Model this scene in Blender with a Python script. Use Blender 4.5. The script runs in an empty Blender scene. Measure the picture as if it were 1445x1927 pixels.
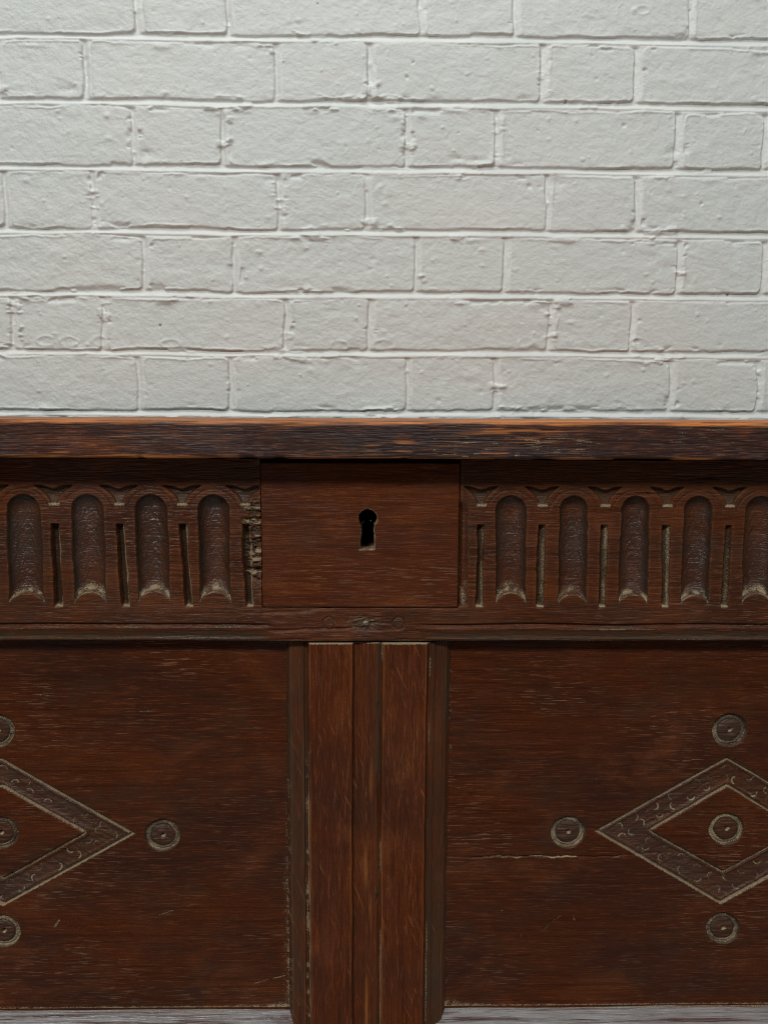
import bpy, math
import numpy as np
R = math.radians
sc = bpy.context.scene

# ------------------------------------------------------------------ camera, light, exposure
LID_TOP = 0.620
CAM_Z = LID_TOP + 0.0024
CAM_D = 0.485
F_PX, YAW, PITCH, ROLL = 1500.0, 0.01432, 0.1196, 0.00445
cy_, sy_, cp_, sp_ = math.cos(YAW), math.sin(YAW), math.cos(PITCH), math.sin(PITCH)
fw = np.array([sy_*cp_, cy_*cp_, -sp_]); r0 = np.array([cy_, -sy_, 0]); u0 = np.cross(r0, fw)
rt = math.cos(ROLL)*r0 + math.sin(ROLL)*u0
up = -math.sin(ROLL)*r0 + math.cos(ROLL)*u0
cam_d = bpy.data.cameras.new('camera'); cam = bpy.data.objects.new('camera', cam_d)
sc.collection.objects.link(cam); sc.camera = cam
from mathutils import Matrix
M = Matrix(((rt[0], up[0], -fw[0], 0), (rt[1], up[1], -fw[1], -CAM_D), (rt[2], up[2], -fw[2], CAM_Z), (0, 0, 0, 1)))
cam.matrix_world = M
cam_d.sensor_fit = 'VERTICAL'; cam_d.sensor_height = 36.0
cam_d.lens = 36.0*F_PX/1927.0
cam_d.clip_start = 0.02; cam_d.clip_end = 50

w = bpy.data.worlds.new('World'); sc.world = w; w.use_nodes = True
w.node_tree.nodes['Background'].inputs[0].default_value = (0.93, 0.97, 1.0, 1)
w.node_tree.nodes['Background'].inputs[1].default_value = 0.04

def area(name, loc, target, sx, sy, power, col):
    l = bpy.data.lights.new(name, 'AREA'); l.shape = 'RECTANGLE'; l.size = sx; l.size_y = sy
    l.energy = power; l.color = col
    o = bpy.data.objects.new(name, l); sc.collection.objects.link(o)
    o.location = loc
    from mathutils import Vector
    o.rotation_euler = (Vector(target)-Vector(loc)).to_track_quat('-Z', 'Y').to_euler()
    return o
area('overhead_and_fill', (-1.0, -2.4, 2.85), (-0.05, 0.3, 0.7), 1.0, 0.5, 62, (0.975, 1.0, 0.985))
area('overhead_and_fill', (1.3, -2.3, 2.85), (0.05, 0.3, 0.7), 1.0, 0.4, 23, (0.975, 1.0, 0.985))  # added fill from the right to even out the wall, no known source
area('overhead_and_fill', (-0.35, -0.45, 3.0), (0.15, 0.45, 0.7), 1.3, 0.2, 27, (0.975, 1.0, 0.985))
sc.cycles.filter_width = 1.1
sc.view_settings.view_transform = 'Standard'; sc.view_settings.look = 'None'
sc.view_settings.exposure = 0.0; sc.view_settings.gamma = 1.0; sc.view_settings.use_curve_mapping = False

def W(px, py, Y=0.0):
    """a point measured on the photograph -> world (x, z) on the vertical plane y = Y"""
    d = fw*F_PX + rt*(px-722.5) - up*(py-963.5)
    t = (Y+CAM_D)/d[1]
    return d[0]*t, CAM_Z + d[2]*t

# ------------------------------------------------------------------ numpy noise and grids
def vnoise(x, z, sx, sz, seed=0):
    """smooth value noise in -1..1, cell size sx by sz"""
    a = x/sx; b = z/sz
    i = np.floor(a).astype(np.int64); j = np.floor(b).astype(np.int64)
    fa = a-i; fb = b-j
    fa = fa*fa*(3-2*fa); fb = fb*fb*(3-2*fb)
    def h(i, j):
        n = (i*374761393 + j*668265263 + seed*362437 + 1013904223) & 0xffffffff
        n = ((n ^ (n >> 13))*1274126177) & 0xffffffff
        n = ((n ^ (n >> 15))*2246822519) & 0xffffffff
        return ((n ^ (n >> 16)) & 0xffff)/32767.5-1
    return (h(i, j)*(1-fa)+h(i+1, j)*fa)*(1-fb) + (h(i, j+1)*(1-fa)+h(i+1, j+1)*fa)*fb
def fbm(x, z, sx, sz, seed=0, n=3, g=0.5):
    o = 0; a = 1; t = 0
    for k in range(n):
        # rotate each octave a little so that the lattice never shows
        c, s = math.cos(0.5*k), math.sin(0.5*k)
        if abs(sx-sz) > 0.25*max(sx, sz): c, s = 1, 0
        o = o+a*vnoise(x*c+z*s+3.1*k, z*c-x*s+1.7*k, sx/2**k, sz/2**k, seed+17*k); t += a; a *= g
    return o/t
def sst(a, b, x):
    t = np.clip((x-a)/(b-a), 0, 1); return t*t*(3-2*t)
def blur(a, nz, nx):
    def b1(a, n, ax):
        if n < 1: return a
        pad = [(0, 0), (0, 0)]; pad[ax] = (n+1, n)
        c = np.cumsum(np.pad(a, pad, mode='edge'), axis=ax)
        if ax == 0: return (c[2*n+1:]-c[:-2*n-1])/(2*n+1)
        return (c[:, 2*n+1:]-c[:, :-2*n-1])/(2*n+1)
    for _ in range(2): a = b1(b1(a, nz, 0), nx, 1)
    return a
def axis(a, b, d0, d1, fine, coarse):
    """coordinates a..b, fine inside d0..d1 and coarse outside"""
    d0 = max(a, d0); d1 = min(b, d1); o = []
    if d0 > a: o.append(np.linspace(a, d0, max(2, int((d0-a)/coarse)+1))[:-1])
    o.append(np.linspace(d0, d1, max(3, int((d1-d0)/fine)+1)))
    if b > d1: o.append(np.linspace(d1, b, max(2, int((b-d1)/coarse)+1))[1:])
    return np.concatenate(o)

def grid_mesh(name, P, attrs, mats, parent=None, parts=None, flip=False):
    """P: rows x cols x 3. parts: list of (name, vertex-mask, material, parent name or None); one mesh object per part"""
    nr, nc = P.shape[:2]
    V = P.reshape(-1, 3)
    idx = np.arange(nr*nc).reshape(nr, nc)
    q = np.stack([idx[:-1, :-1], idx[:-1, 1:], idx[1:, 1:], idx[1:, :-1]], -1).reshape(-1, 4)
    if flip: q = q[:, ::-1]
    # vertex normals of the whole surface so that neighbouring parts shade as one
    fn = np.cross(V[q[:, 2]]-V[q[:, 0]], V[q[:, 3]]-V[q[:, 1]])
    N = np.zeros_like(V)
    for k in range(4):
        for c in range(3):
            N[:, c] += np.bincount(q[:, k], weights=fn[:, c], minlength=len(V))
    N /= np.maximum(np.linalg.norm(N, axis=1, keepdims=True), 1e-12)
    owner = np.zeros(len(q), int)
    if parts:
        for n, (pn, mask, mt, par, lab) in enumerate(parts):
            m = mask[:-1, :-1].reshape(-1)
            owner[m] = n+1
    objs = []
    for n in range(1+(len(parts) if parts else 0)):
        f = q[owner == n]
        if len(f) == 0: objs.append(None); continue
        used, inv = np.unique(f.reshape(-1), return_inverse=True)
        me = bpy.data.meshes.new(name if n == 0 else parts[n-1][0])
        me.vertices.add(len(used)); me.vertices.foreach_set('co', V[used].astype(np.float32).reshape(-1))
        me.loops.add(len(f)*4); me.loops.foreach_set('vertex_index', inv.astype(np.int32).reshape(-1))
        me.polygons.add(len(f)); me.polygons.foreach_set('loop_start', np.arange(0, len(f)*4, 4, dtype=np.int32))
        me.update(calc_edges=True)
        me.polygons.foreach_set('use_smooth', np.ones(len(f), bool))
        for an, av in attrs.items():
            at = me.attributes.new(an, 'FLOAT', 'POINT')
            at.data.foreach_set('value', av.reshape(-1)[used].astype(np.float32))
        me.normals_split_custom_set_from_vertices(N[used].tolist()) if len(used) < 400000 else None
        me.materials.append(mats if n == 0 else parts[n-1][2])
        o = bpy.data.objects.new(name if n == 0 else parts[n-1][0], me); sc.collection.objects.link(o)
        if n == 0: o.parent = parent
        else:
            o.parent = objs[0] if parts[n-1][3] is None else objs[parts[n-1][3]]
            if parts[n-1][4]: o['label'] = parts[n-1][4]
        objs.append(o)
    return objs

def relief(name, xs, zs, fn, y0, thick, mat, parent=None, flip=False):
    """carved board: front surface at y0+depth(x,z), edges closed back to y0+thick.
    fn(X,Z)-> depth, attrs, parts"""
    X, Z = np.meshgrid(xs, zs)
    D, at, parts = fn(X, Z)
    X = np.pad(X, 1, mode='edge'); Z = np.pad(Z, 1, mode='edge'); Y = np.pad(y0+D, 1, mode='edge')
    Y[0] = Y[-1] = y0+thick; Y[:, 0] = Y[:, -1] = y0+thick
    at = {k: np.pad(v*np.ones_like(D), 1, mode='edge') for k, v in at.items()}
    parts = [(n, np.pad(m, 1, mode='constant'), mt, p, l) for n, m, mt, p, l in parts] if parts else None
    return grid_mesh(name, np.stack([X, Y, Z], -1), at, mat, parent, parts)

# ------------------------------------------------------------------ materials
class NT:
    def __init__(s, name):
        s.m = bpy.data.materials.new(name); s.m.use_nodes = True; s.t = s.m.node_tree
        s.b = s.t.nodes['Principled BSDF']
    def n(s, typ, **kw):
        o = s.t.nodes.new(typ)
        for k, v in kw.items(): setattr(o, k, v)
        return o
    def link(s, a, b): s.t.links.new(a, b)
    def put(s, sock, v):
        if isinstance(v, (int, float)): sock.default_value = v
        elif isinstance(v, tuple): sock.default_value = v if len(v) == 4 or sock.type == 'VECTOR' else v+(1,)
        else: s.link(v, sock)
    def math(s, op, a, b=0.0, c=None, clamp=False):
        o = s.n('ShaderNodeMath', operation=op, use_clamp=clamp)
        s.put(o.inputs[0], a); s.put(o.inputs[1], b)
        if c is not None: s.put(o.inputs[2], c)
        return o.outputs[0]
    def mix(s, f, a, b):
        o = s.n('ShaderNodeMix', data_type='RGBA')
        s.put(o.inputs[0], f); s.put(o.inputs[6], a); s.put(o.inputs[7], b)
        return o.outputs[2]
    def pos(s, sc_=(1, 1, 1), off=(0, 0, 0)):
        g = s.n('ShaderNodeNewGeometry'); mp = s.n('ShaderNodeMapping')
        mp.inputs['Scale'].default_value = sc_; mp.inputs['Location'].default_value = off
        s.link(g.outputs['Position'], mp.inputs[0]); return mp.outputs[0]
    def noise(s, vec, scale=1.0, detail=2, rough=0.5, dist=0.0):
        o = s.n('ShaderNodeTexNoise'); s.link(vec, o.inputs['Vector'])
        o.inputs['Scale'].default_value = scale; o.inputs['Detail'].default_value = detail
        o.inputs['Roughness'].default_value = rough; o.inputs['Distortion'].default_value = dist
        return o.outputs[0]
    def step(s, v, a, b, lo=0.0, hi=1.0):
        o = s.n('ShaderNodeMapRange', interpolation_type='SMOOTHSTEP'); s.put(o.inputs[0], v)
        o.inputs[1].default_value = a; o.inputs[2].default_value = b
        o.inputs[3].default_value = lo; o.inputs[4].default_value = hi
        return o.outputs[0]
    def attr(s, name):
        return s.n('ShaderNodeAttribute', attribute_name=name).outputs['Fac']

def wood(name, dark, mid, red, axis_='X', pale=(0.31, 0.17, 0.10), pale_amt=0.6, rough=(0.26, 0.44), off=0.0,
         wear_light_col=(0.42, 0.15, 0.045), rays=0.0, dust_glint_col=(0.40, 0.295, 0.18), grimecol=(0.052, 0.034, 0.020), streak=1.0, bump=1.0, spec=0.11):
    k = NT(name)
    def sc3(al, ac):
        return (al, ac, ac) if axis_ == 'X' else (ac, ac, al)
    o3 = (off, off*1.3, off*0.7)
    blot = k.noise(k.pos(sc3(11, 24), o3), 1, 4, 0.6, 0.5)
    blot2 = k.noise(k.pos(sc3(17, 30), (off+9, 3, 5)), 1, 4, 0.6, 0.6)
    st1 = k.noise(k.pos(sc3(13, 420), o3), 1, 5, 0.70, 0.35)
    st2 = k.noise(k.pos(sc3(70, 1300), (off+2, 1, 8)), 1, 3, 0.65, 0.2)
    por = k.noise(k.pos(sc3(85, 1300), (off+4, 7, 2)), 1, 1, 0.5, 0.1)
    pmask = k.noise(k.pos(sc3(14, 26), (off+1, 11, 3)), 1, 3, 0.6)
    c = k.mix(k.step(blot, 0.34, 0.66), dark, mid)
    c = k.mix(k.math('MULTIPLY', k.step(blot2, 0.50, 0.72), 0.75), c, red)
    c = k.mix(k.math('MULTIPLY', k.step(st1, 0.52, 0.38), 0.42*streak), c, tuple(0.42*v for v in dark))
    c = k.mix(k.math('MULTIPLY', k.step(st2, 0.52, 0.72), 0.50*streak), c, tuple(1.9*v for v in red))
    pf = k.math('MULTIPLY', k.step(por, 0.60, 0.70), k.math('MULTIPLY', k.step(pmask, 0.42, 0.72), pale_amt))
    c = k.mix(pf, c, pale)
    grn = k.noise(k.pos((1100, 1100, 1100)), 1, 2, 0.6)
    c = k.mix(k.step(grn, 0.38, 0.60, 0.0, 0.28), c, tuple(0.45*v for v in dark))
    if rays > 0:                                  # medullary rays crossing a quartered board
        def slant(a, b, off2):
            return k.noise(k.pos((b, b, a), off2), 1, 2, 0.5, 0.2)
        g = k.n('ShaderNodeNewGeometry'); mp = k.n('ShaderNodeMapping', vector_type='POINT')
        mp.inputs['Rotation'].default_value = (0, R(22), 0); k.link(g.outputs['Position'], mp.inputs[0])
        m2 = k.n('ShaderNodeMapping'); m2.inputs['Scale'].default_value = (760, 60, 46); k.link(mp.outputs[0], m2.inputs[0])
        ry = k.noise(m2.outputs[0], 1, 2, 0.55, 0.6)
        rm = k.noise(k.pos((60, 60, 25), (off, 4, 4)), 1, 2)
        c = k.mix(k.math('MULTIPLY', k.step(ry, 0.61, 0.72), k.math('MULTIPLY', k.step(rm, 0.45, 0.6), rays)), c, (0.30, 0.10, 0.035))
    wear_and_light = k.attr('wear_and_light'); grime = k.attr('grime'); dust_and_tone = k.attr('dust_and_tone')
    fine = k.noise(k.pos((1300, 1300, 1300)), 1, 3, 0.6)
    med = k.noise(k.pos((160, 160, 160)), 1, 3, 0.6)
    c = k.mix(k.math('MULTIPLY', grime, k.step(med, 0.25, 0.6, 0.55, 1.0)), c, grimecol)
    wf = k.math('MULTIPLY', wear_and_light, k.step(st1, 0.38, 0.56, 0.12, 1.0), clamp=True)
    c = k.mix(wf, c, wear_light_col)
    df = k.step(k.math('ADD', dust_and_tone, k.math('MULTIPLY', k.math('SUBTRACT', fine, 0.5), 1.6)), 0.10, 0.62)
    df = k.math('MULTIPLY', k.math('MULTIPLY', df, k.step(dust_and_tone, 0.02, 0.22)), k.step(med, 0.35, 0.6, 0.75, 1.0))
    c = k.mix(df, c, dust_glint_col)
    k.link(c, k.b.inputs['Base Color'])
    rg = k.math('ADD', k.step(blot2, 0.3, 0.7, rough[0], rough[1]), k.step(st2, 0.4, 0.6, -0.06, 0.08))
    rg = k.math('ADD', rg, k.math('MULTIPLY', df, 0.45), clamp=True)
    k.link(rg, k.b.inputs['Roughness'])
    k.link(k.step(blot, 0.36, 0.66, spec*1.9, spec*0.6), k.b.inputs['Specular IOR Level'])
    h = k.math('ADD', k.math('MULTIPLY', st1, 0.5), k.math('ADD', k.math('MULTIPLY', st2, 0.35), k.math('MULTIPLY', por, -0.35)))
    h = k.math('ADD', h, k.math('MULTIPLY', k.math('MULTIPLY', df, fine), 1.2))
    bp = k.n('ShaderNodeBump'); bp.inputs['Strength'].default_value = 1.0; bp.inputs['Distance'].default_value = 0.00055*bump
    k.link(h, bp.inputs['Height']); k.link(bp.outputs[0], k.b.inputs['Normal'])
    return k.m

OAK = wood('aged_oak', (0.048, 0.0118, 0.0042), (0.086, 0.0212, 0.0070), (0.122, 0.031, 0.0085))
OAK_RAIL = wood('aged_oak_rail', (0.060, 0.0165, 0.0060), (0.106, 0.029, 0.0100), (0.160, 0.044, 0.0125), bump=1.6, spec=0.13, off=3.3, pale_amt=0.5)
OAK_FLUTE = wood('oak_gouged_hollow', (0.052, 0.0160, 0.0070), (0.092, 0.028, 0.0120), (0.135, 0.040, 0.0140), bump=1.3, spec=0.34, off=3.3, pale_amt=0.45, rough=(0.24, 0.36), grimecol=(0.044, 0.029, 0.020))
OAK_PATCH = wood('oak_lock_board', (0.084, 0.0200, 0.0068), (0.120, 0.0300, 0.0095), (0.165, 0.044, 0.0125), off=6.1, pale_amt=0.65, rough=(0.38, 0.5))
OAK_VERT = wood('aged_oak_upright', (0.062, 0.0150, 0.0055), (0.108, 0.0265, 0.0085), (0.155, 0.040, 0.0120), axis_='Z', off=1.7, pale_amt=0.35, rays=0.6)
OAK_LID = wood('oak_lid', spec=0.2, dark=(0.026, 0.0135, 0.0130), mid=(0.060, 0.0245, 0.0175), red=(0.165, 0.048, 0.016), off=8.2,
               pale=(0.22, 0.17, 0.15), pale_amt=0.7, wear_light_col=(0.52, 0.175, 0.045), streak=1.25, bump=1.6, rough=(0.38, 0.6))
OAK_LOW = wood('oak_bottom_rail', spec=0.5, dark=(0.048, 0.0125, 0.0048), mid=(0.086, 0.0225, 0.0078), red=(0.122, 0.033, 0.0095), off=4.4, wear_light_col=(0.27, 0.255, 0.255),
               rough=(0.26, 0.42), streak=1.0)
OAK_DARK = wood('oak_back_board', (0.03, 0.013, 0.009), (0.05, 0.02, 0.012), (0.06, 0.022, 0.012), off=2.0)

def mat_wall():
    k = NT('white_painted_brick')
    big = k.noise(k.pos((2.2, 2.2, 2.2), (3, 0, 1)), 1, 3, 0.5)
    sm = k.noise(k.pos((90, 90, 90)), 1, 5, 0.6)
    c = k.mix(k.step(big, 0.35, 0.68), (0.604, 0.636, 0.614), (0.632, 0.648, 0.622))
    c = k.mix(k.math('MULTIPLY', k.step(sm, 0.35, 0.7), 0.35), c, (0.56, 0.56, 0.54))
    warm = k.noise(k.pos((6, 6, 9), (1, 2, 7)), 1, 4, 0.6, 0.5)
    c = k.mix(k.step(warm, 0.52, 0.78, 0.0, 0.35), c, (0.66, 0.625, 0.575))
    c = k.mix(k.attr('dust_and_tone'), c, (0.10, 0.09, 0.08))  # near-black tone in the small pits
    c = k.mix(k.attr('wear_and_light'), c, (0.80, 0.80, 0.775))
    k.link(c, k.b.inputs['Base Color'])
    k.b.inputs['Roughness'].default_value = 0.48
    k.b.inputs['Specular IOR Level'].default_value = 0.35
    h = k.math('ADD', k.noise(k.pos((260, 260, 260)), 1, 4, 0.6), k.math('MULTIPLY', k.noise(k.pos((900, 900, 900)), 1, 2, 0.5), 0.35))
    bp = k.n('ShaderNodeBump'); bp.inputs['Strength'].default_value = 1.0; bp.inputs['Distance'].default_value = 0.0007
    k.link(h, bp.inputs['Height']); k.link(bp.outputs[0], k.b.inputs['Normal'])
    return k.m
WALL = mat_wall()
def mat_floor():
    k = NT('worn_concrete')
    c = k.mix(k.step(k.noise(k.pos((4, 4, 4)), 1, 5, 0.6), 0.3, 0.7), (0.20, 0.19, 0.175), (0.30, 0.29, 0.27))
    k.link(c, k.b.inputs['Base Color']); k.b.inputs['Roughness'].default_value = 0.6
    return k.m
FLOOR = mat_floor()
def mat_simple(name, col, rough, metal=0.0):
    k = NT(name)
    c = k.mix(k.noise(k.pos((300, 300, 300)), 1, 3), tuple(0.6*v for v in col), col)
    k.link(c, k.b.inputs['Base Color']); k.b.inputs['Roughness'].default_value = rough; k.b.inputs['Metallic'].default_value = metal
    return k.m
IRON = mat_simple('old_iron', (0.10, 0.09, 0.085), 0.35, 0.9)
VOID = mat_simple('unlit_lock_inside', (0.002, 0.0015, 0.0015), 1.0)
VOID.node_tree.nodes['Principled BSDF'].inputs['Specular IOR Level'].default_value = 0.05

# ------------------------------------------------------------------ the brick wall
WY = 0.535
mm = 0.001
# bed joints of the photographed courses, each read at five places along the wall and averaged
BED_PX = [[67, 68, 75, 86, 92], [194, 195, 200, 203, 207], [317, 319, 322, 328, 329], [436, 438, 440, 443, 448],
          [553.6, 554, 558, 559, 564], [665, 665, 668, 668, 668], [776, 779, 782, 782, 781]]
beds = [float(np.mean([W(x, y, WY)[1] for x, y in zip((0, 365, 730, 1087, 1445), v)])) for v in BED_PX]
print('BEDS', beds)
while beds[0] < 2.35: beds.insert(0, beds[0]+0.0755)
n_above = len(beds)-7
while beds[-1] > 0.0: beds.append(beds[-1]-0.0745)
beds = np.array(beds)
def cx(l, y): return [W(p, y, WY)[0] for p in l]
CV = {n_above: cx([264, 435, 795, 972, 1300], 30), n_above+1: cx([3, 167, 526, 700, 1024, 1200], 131),
      n_above+2: cx([256, 424, 768, 937, 1276, 1440], 256), n_above+3: cx([17, 182, 530, 695, 1032, 1200], 378),
      n_above+4: cx([277, 446, 786, 953, 1277, 1438], 495), n_above+5: cx([32, 200, 542, 699, 1037, 1190], 608),
      n_above+6: cx([268, 440, 771, 936, 1265, 1428], 722)}
# course i lies between bed i-1 (above) and bed i (below)
rs = np.random.default_rng(5)
def course_joints(i):
    if i in CV:
        v = list(CV[i])
        # which gap comes next: header gaps are ~0.11 m, stretcher gaps ~0.23 m
        g = v[1]-v[0]; hd = g < 0.17
        while v[0] > -2.7:
            hd = not hd; v.insert(0, v[0]-(0.110 if hd else 0.227)-rs.normal()*0.003)
        g = v[-1]-v[-2]; hd = g < 0.17
        while v[-1] < 2.7:
            hd = not hd; v.append(v[-1]+(0.110 if hd else 0.227)+rs.normal()*0.003)
        return np.array(v)
    base = -2.75 + (0.168 if i % 2 == (n_above % 2) else 0.0)
    v = [base]; hd = False
    while v[-1] < 2.7:
        hd = not hd; v.append(v[-1]+(0.110 if hd else 0.227)+rs.normal()*0.003)
    return np.array(v)

def wall_depth():
    xs = axis(-2.5, 2.5, -0.56, 0.60, 0.0010, 0.005)
    zs = axis(0.0, 2.3, 0.60, 1.15, 0.0010, 0.005)
    X, Z = np.meshgrid(xs, zs)
    # slow drift of the beds, ragged edges from finer noise
    Zw = Z + 0.0014*vnoise(X, Z*0.3, 0.16, 0.5, 3) + 0.0010*fbm(X, Z, 0.045, 0.03, 4, 3) + 0.0022*(X/0.45)*np.clip((Z-0.75)/0.15, 0, 1)*0
    ed = 0.0017*fbm(X, Z, 0.030, 0.022, 11, 2, 0.5)+0.0010*fbm(X, Z, 0.008, 0.006, 12, 3, 0.6)
    ci = np.searchsorted(-beds, -Zw)            # index of the bed below
    ci = np.clip(ci, 0, len(beds)-1)
    zb = beds[ci]; zt = np.where(ci > 0, beds[np.maximum(ci-1, 0)], beds[0]+0.0755)
    hj = 0.0050*(1+0.22*vnoise(X, Z*0, 0.12, 1, 57)+0.15*vnoise(X, Z*0, 0.03, 1, 58))                                   # half bed joint
    d_bot = (Zw-zb)-hj; d_top = (zt-Zw)-hj        # >0 inside the brick
    d_side = np.full_like(X, 1.0); side_u = np.zeros_like(X)
    for i in range(len(beds)):
        m = ci == i
        if not m.any(): continue
        v = course_joints(i)
        x = X[m] + 0.0015*vnoise(Z[m], X[m]*0+i*3.3, 0.03, 1.0, 31+i)
        j = np.clip(np.searchsorted(v, x), 1, len(v)-1)
        near = np.where(x-v[j-1] < v[j]-x, v[j-1], v[j])
        jr = np.random.default_rng(100+i).uniform(0.0038, 0.0056, len(v)+1)
        jw = jr[np.searchsorted(v, near)]
        d_side[m] = np.abs(x-near)-jw
        side_u[m] = (x-near)/jw                    # -1..1 across a perpend
    k = 0.0055
    # rounded corner intersection of the brick outline
    a = np.minimum(d_bot, d_top)+ed; b = d_side+0.8*ed
    q = np.hypot(np.minimum(a-k, 0), np.minimum(b-k, 0))
    sd = np.minimum(np.minimum(a, b), np.where((a < k) & (b < k), k-q, 1))
    face = sst(-0.0007, 0.0011, sd)
    # chips along the arrises
    chip = sst(0.20, 0.42, fbm(X, Z, 0.034, 0.013, 21, 4, 0.55)) * sst(0.008, 0.0, sd) * sst(-0.1, 0.4, vnoise(X, Z, 0.07, 0.05, 77))
    brick_h = 0.0037 + 0.0009*vnoise(X, Z, 0.16, 0.075, 41) + 0.00062*fbm(X, Z, 0.018, 0.013, 42, 4, 0.58)*(1+0.6*vnoise(X, Z, 0.2, 0.09, 46)) + 0.00026*fbm(X+0.6*Z, Z, 0.006, 0.004, 44, 2)
    brick_h = brick_h - 0.0032*chip + 0.0012*np.exp(-((sd-0.0016-0.0008*vnoise(X, Z, 0.03, 0.03, 47))/0.0008)**2)*sst(-0.2, 0.4, fbm(X, Z, 0.05, 0.03, 48, 2))
    # struck joints: deepest under the upper brick, sloping out to the lower one
    ub = np.clip((Zw-zb)/hj, -1, 1); ut = np.clip((zt-Zw)/hj, -1, 1)
    u = np.where(Zw-zb < zt-Zw, ub, -ut)           # +1 at the upper brick, -1 at the lower one
    bed_h = 0.0004 + 0.0037*sst(0.95, -0.75, u) + 0.0004*fbm(X, Z, 0.05, 0.004, 51, 3) - 0.0016*np.exp(-((u+0.95+0.25*vnoise(X, Z*0, 0.06, 1, 53))/0.16)**2)*sst(-0.7, 0.1, vnoise(X, Z*0, 0.11, 1, 54))
    perp_h = 0.0004 + 0.0028*sst(-0.85, 0.75, side_u) + 0.0008*fbm(X, Z, 0.004, 0.012, 52, 3)
    isbed = sst(0.0008, -0.0008, np.minimum(d_bot, d_top))
    mort = bed_h*isbed + perp_h*(1-isbed)
    h = brick_h*face + mort*(1-face)
    soft = sst(-0.25, 0.45, fbm(X, Z, 0.05, 0.02, 55, 3))           # where paint has filled the joint edges
    h = np.maximum(h, soft*(brick_h-0.0013)-(1-soft)*1.0)
    # crusts of mortar and drips left along the arrises
    bl = sst(0.15, 0.40, fbm(X, Z, 0.026, 0.010, 61, 4, 0.55)) * sst(0.008, 0.001, np.abs(sd))
    h = h + 0.0026*bl*sst(-0.1, 0.5, vnoise(X, Z, 0.06, 0.05, 62))
    dark = np.zeros_like(X)
    r2 = np.random.default_rng(9)
    def local(x, z, r):
        i0, i1 = np.searchsorted(xs, [x-r, x+r]); j0, j1 = np.searchsorted(zs, [z-r, z+r])
        return slice(j0, j1), slice(i0, i1)
    # lumps and pits
    for n in range(900):
        x = r2.uniform(-1.3, 1.3) if n % 4 == 0 else r2.uniform(-0.55, 0.55)
        z = r2.uniform(0.4, 1.2); s = r2.uniform(0.0010, 0.0030); e = r2.uniform(0.6, 1.8)
        amp = r2.choice([1, 1, -0.8])*r2.uniform(0.0003, 0.0011)
        L = local(x, z, 0.014)
        h[L] += amp*np.exp(-(((X[L]-x)/(s*e))**2+((Z[L]-z)/s)**2)**1.4)
    # flattened paint drips in a row, craters, nail holes
    for px, py, rx, ry in [(88, 642, 15, 9), (132, 643, 17, 9), (190, 643, 14, 9), (322, 648, 16, 8), (565, 652, 17, 9), (640, 652, 16, 9),
                           (722, 650, 18, 10), (988, 646, 13, 8), (1198, 646, 14, 8), (1170, 20, 10, 9), (1206, 22, 12, 7)]:
        x, z = W(px, py, WY); rx *= 0.00068; ry *= 0.00068; L = local(x, z, 0.02)
        rr = np.hypot((X[L]-x)/rx, (Z[L]-z)/ry)*(1+0.22*fbm(X[L], Z[L], 0.008, 0.008, px, 2))
        h[L] += (0.0009*np.exp(-((rr-1)/0.22)**2) - 0.0006*np.exp(-(rr/0.7)**4))*(0.55+0.6*vnoise(X[L], Z[L], 0.009, 0.006, px+1))
    for px, py, r_ in [(303, 613, 0.0016), (1368, 555, 0.0014), (765, 148, 0.002), (777, 120, 0.0014), (1063, 193, 0.0018), (598, 9, 0.001), (1172, 238, 0.0024),
                       (862, 252, 0.0010), (995, 352, 0.003), (1317, 385, 0.002), (1188, 440+20, 0.0012)]:
        x, z = W(px, py, WY); L = local(x, z, 0.02)
        g = np.exp(-(np.hypot(X[L]-x, Z[L]-z)/r_)**3)
        h[L] -= 0.002*g
        if (px, py) in ((303, 613), (1368, 555), (1063, 193), (598, 9)): dark[L] = np.maximum(dark[L], g*0.8)
    # larger bites at particular arrises
    for px, py, rx, ry, a in [(162, 130, 10, 45, -2.2), (130, 170, 22, 12, -1.8), (290, 205, 26, 10, 1.6), (420, 215, 20, 9, 1.4), (275, 290, 14, 12, -2.2), (305, 90, 25, 7, 1.2),
                              (455, 88, 22, 7, -1.2), (395, 85, 18, 7, -1.4), (690, 345, 12, 14, 1.2), (515, 340, 25, 9, -1.2), (745, 225, 14, 5, 1.6), (795, 222, 12, 10, 1.5),
                              (1045, 345, 14, 12, -1.5), (860, 300, 18, 7, -1.6), (895, 303, 16, 7, -1.5), (925, 305, 10, 10, 1.3), (985, 188, 15, 6, -2.0), (1120, 197, 60, 5, -1.8),
                              (818, 190, 16, 6, -1.8), (1280, 75, 40, 7, -2.0), (1040, 590, 8, 28, 1.4), (930, 285, 8, 16, 1.0), (1000, 575, 16, 8, 1.0), (30, 575, 12, 6, 1.2),
                              (60, 430, 45, 8, -1.5), (1262, 290, 14, 10, -1.6), (430, 40, 9, 22, -1.8), (1420, 705, 10, 25, 0.8), (650, 640, 34, 14, 0.8), (60, 88, 40, 5, 1.0)]:
        x, z = W(px, py, WY); rx *= 0.00068; ry *= 0.00068; L = local(x, z, 0.06)
        wob = 1+0.45*fbm(X[L], Z[L], 0.006, 0.006, 91, 2)
        h[L] += a*0.001*np.exp(-(((X[L]-x)/rx)**2+((Z[L]-z)/ry)**2)*wob*2)*(1+0.5*fbm(X[L], Z[L], 0.005, 0.005, 92, 2))
    hb = 0.4*blur(h, 1, 1)+0.6*h; h = np.where((np.abs(X) < 0.55) & (Z > 0.6) & (Z < 1.15), hb, h)
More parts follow.
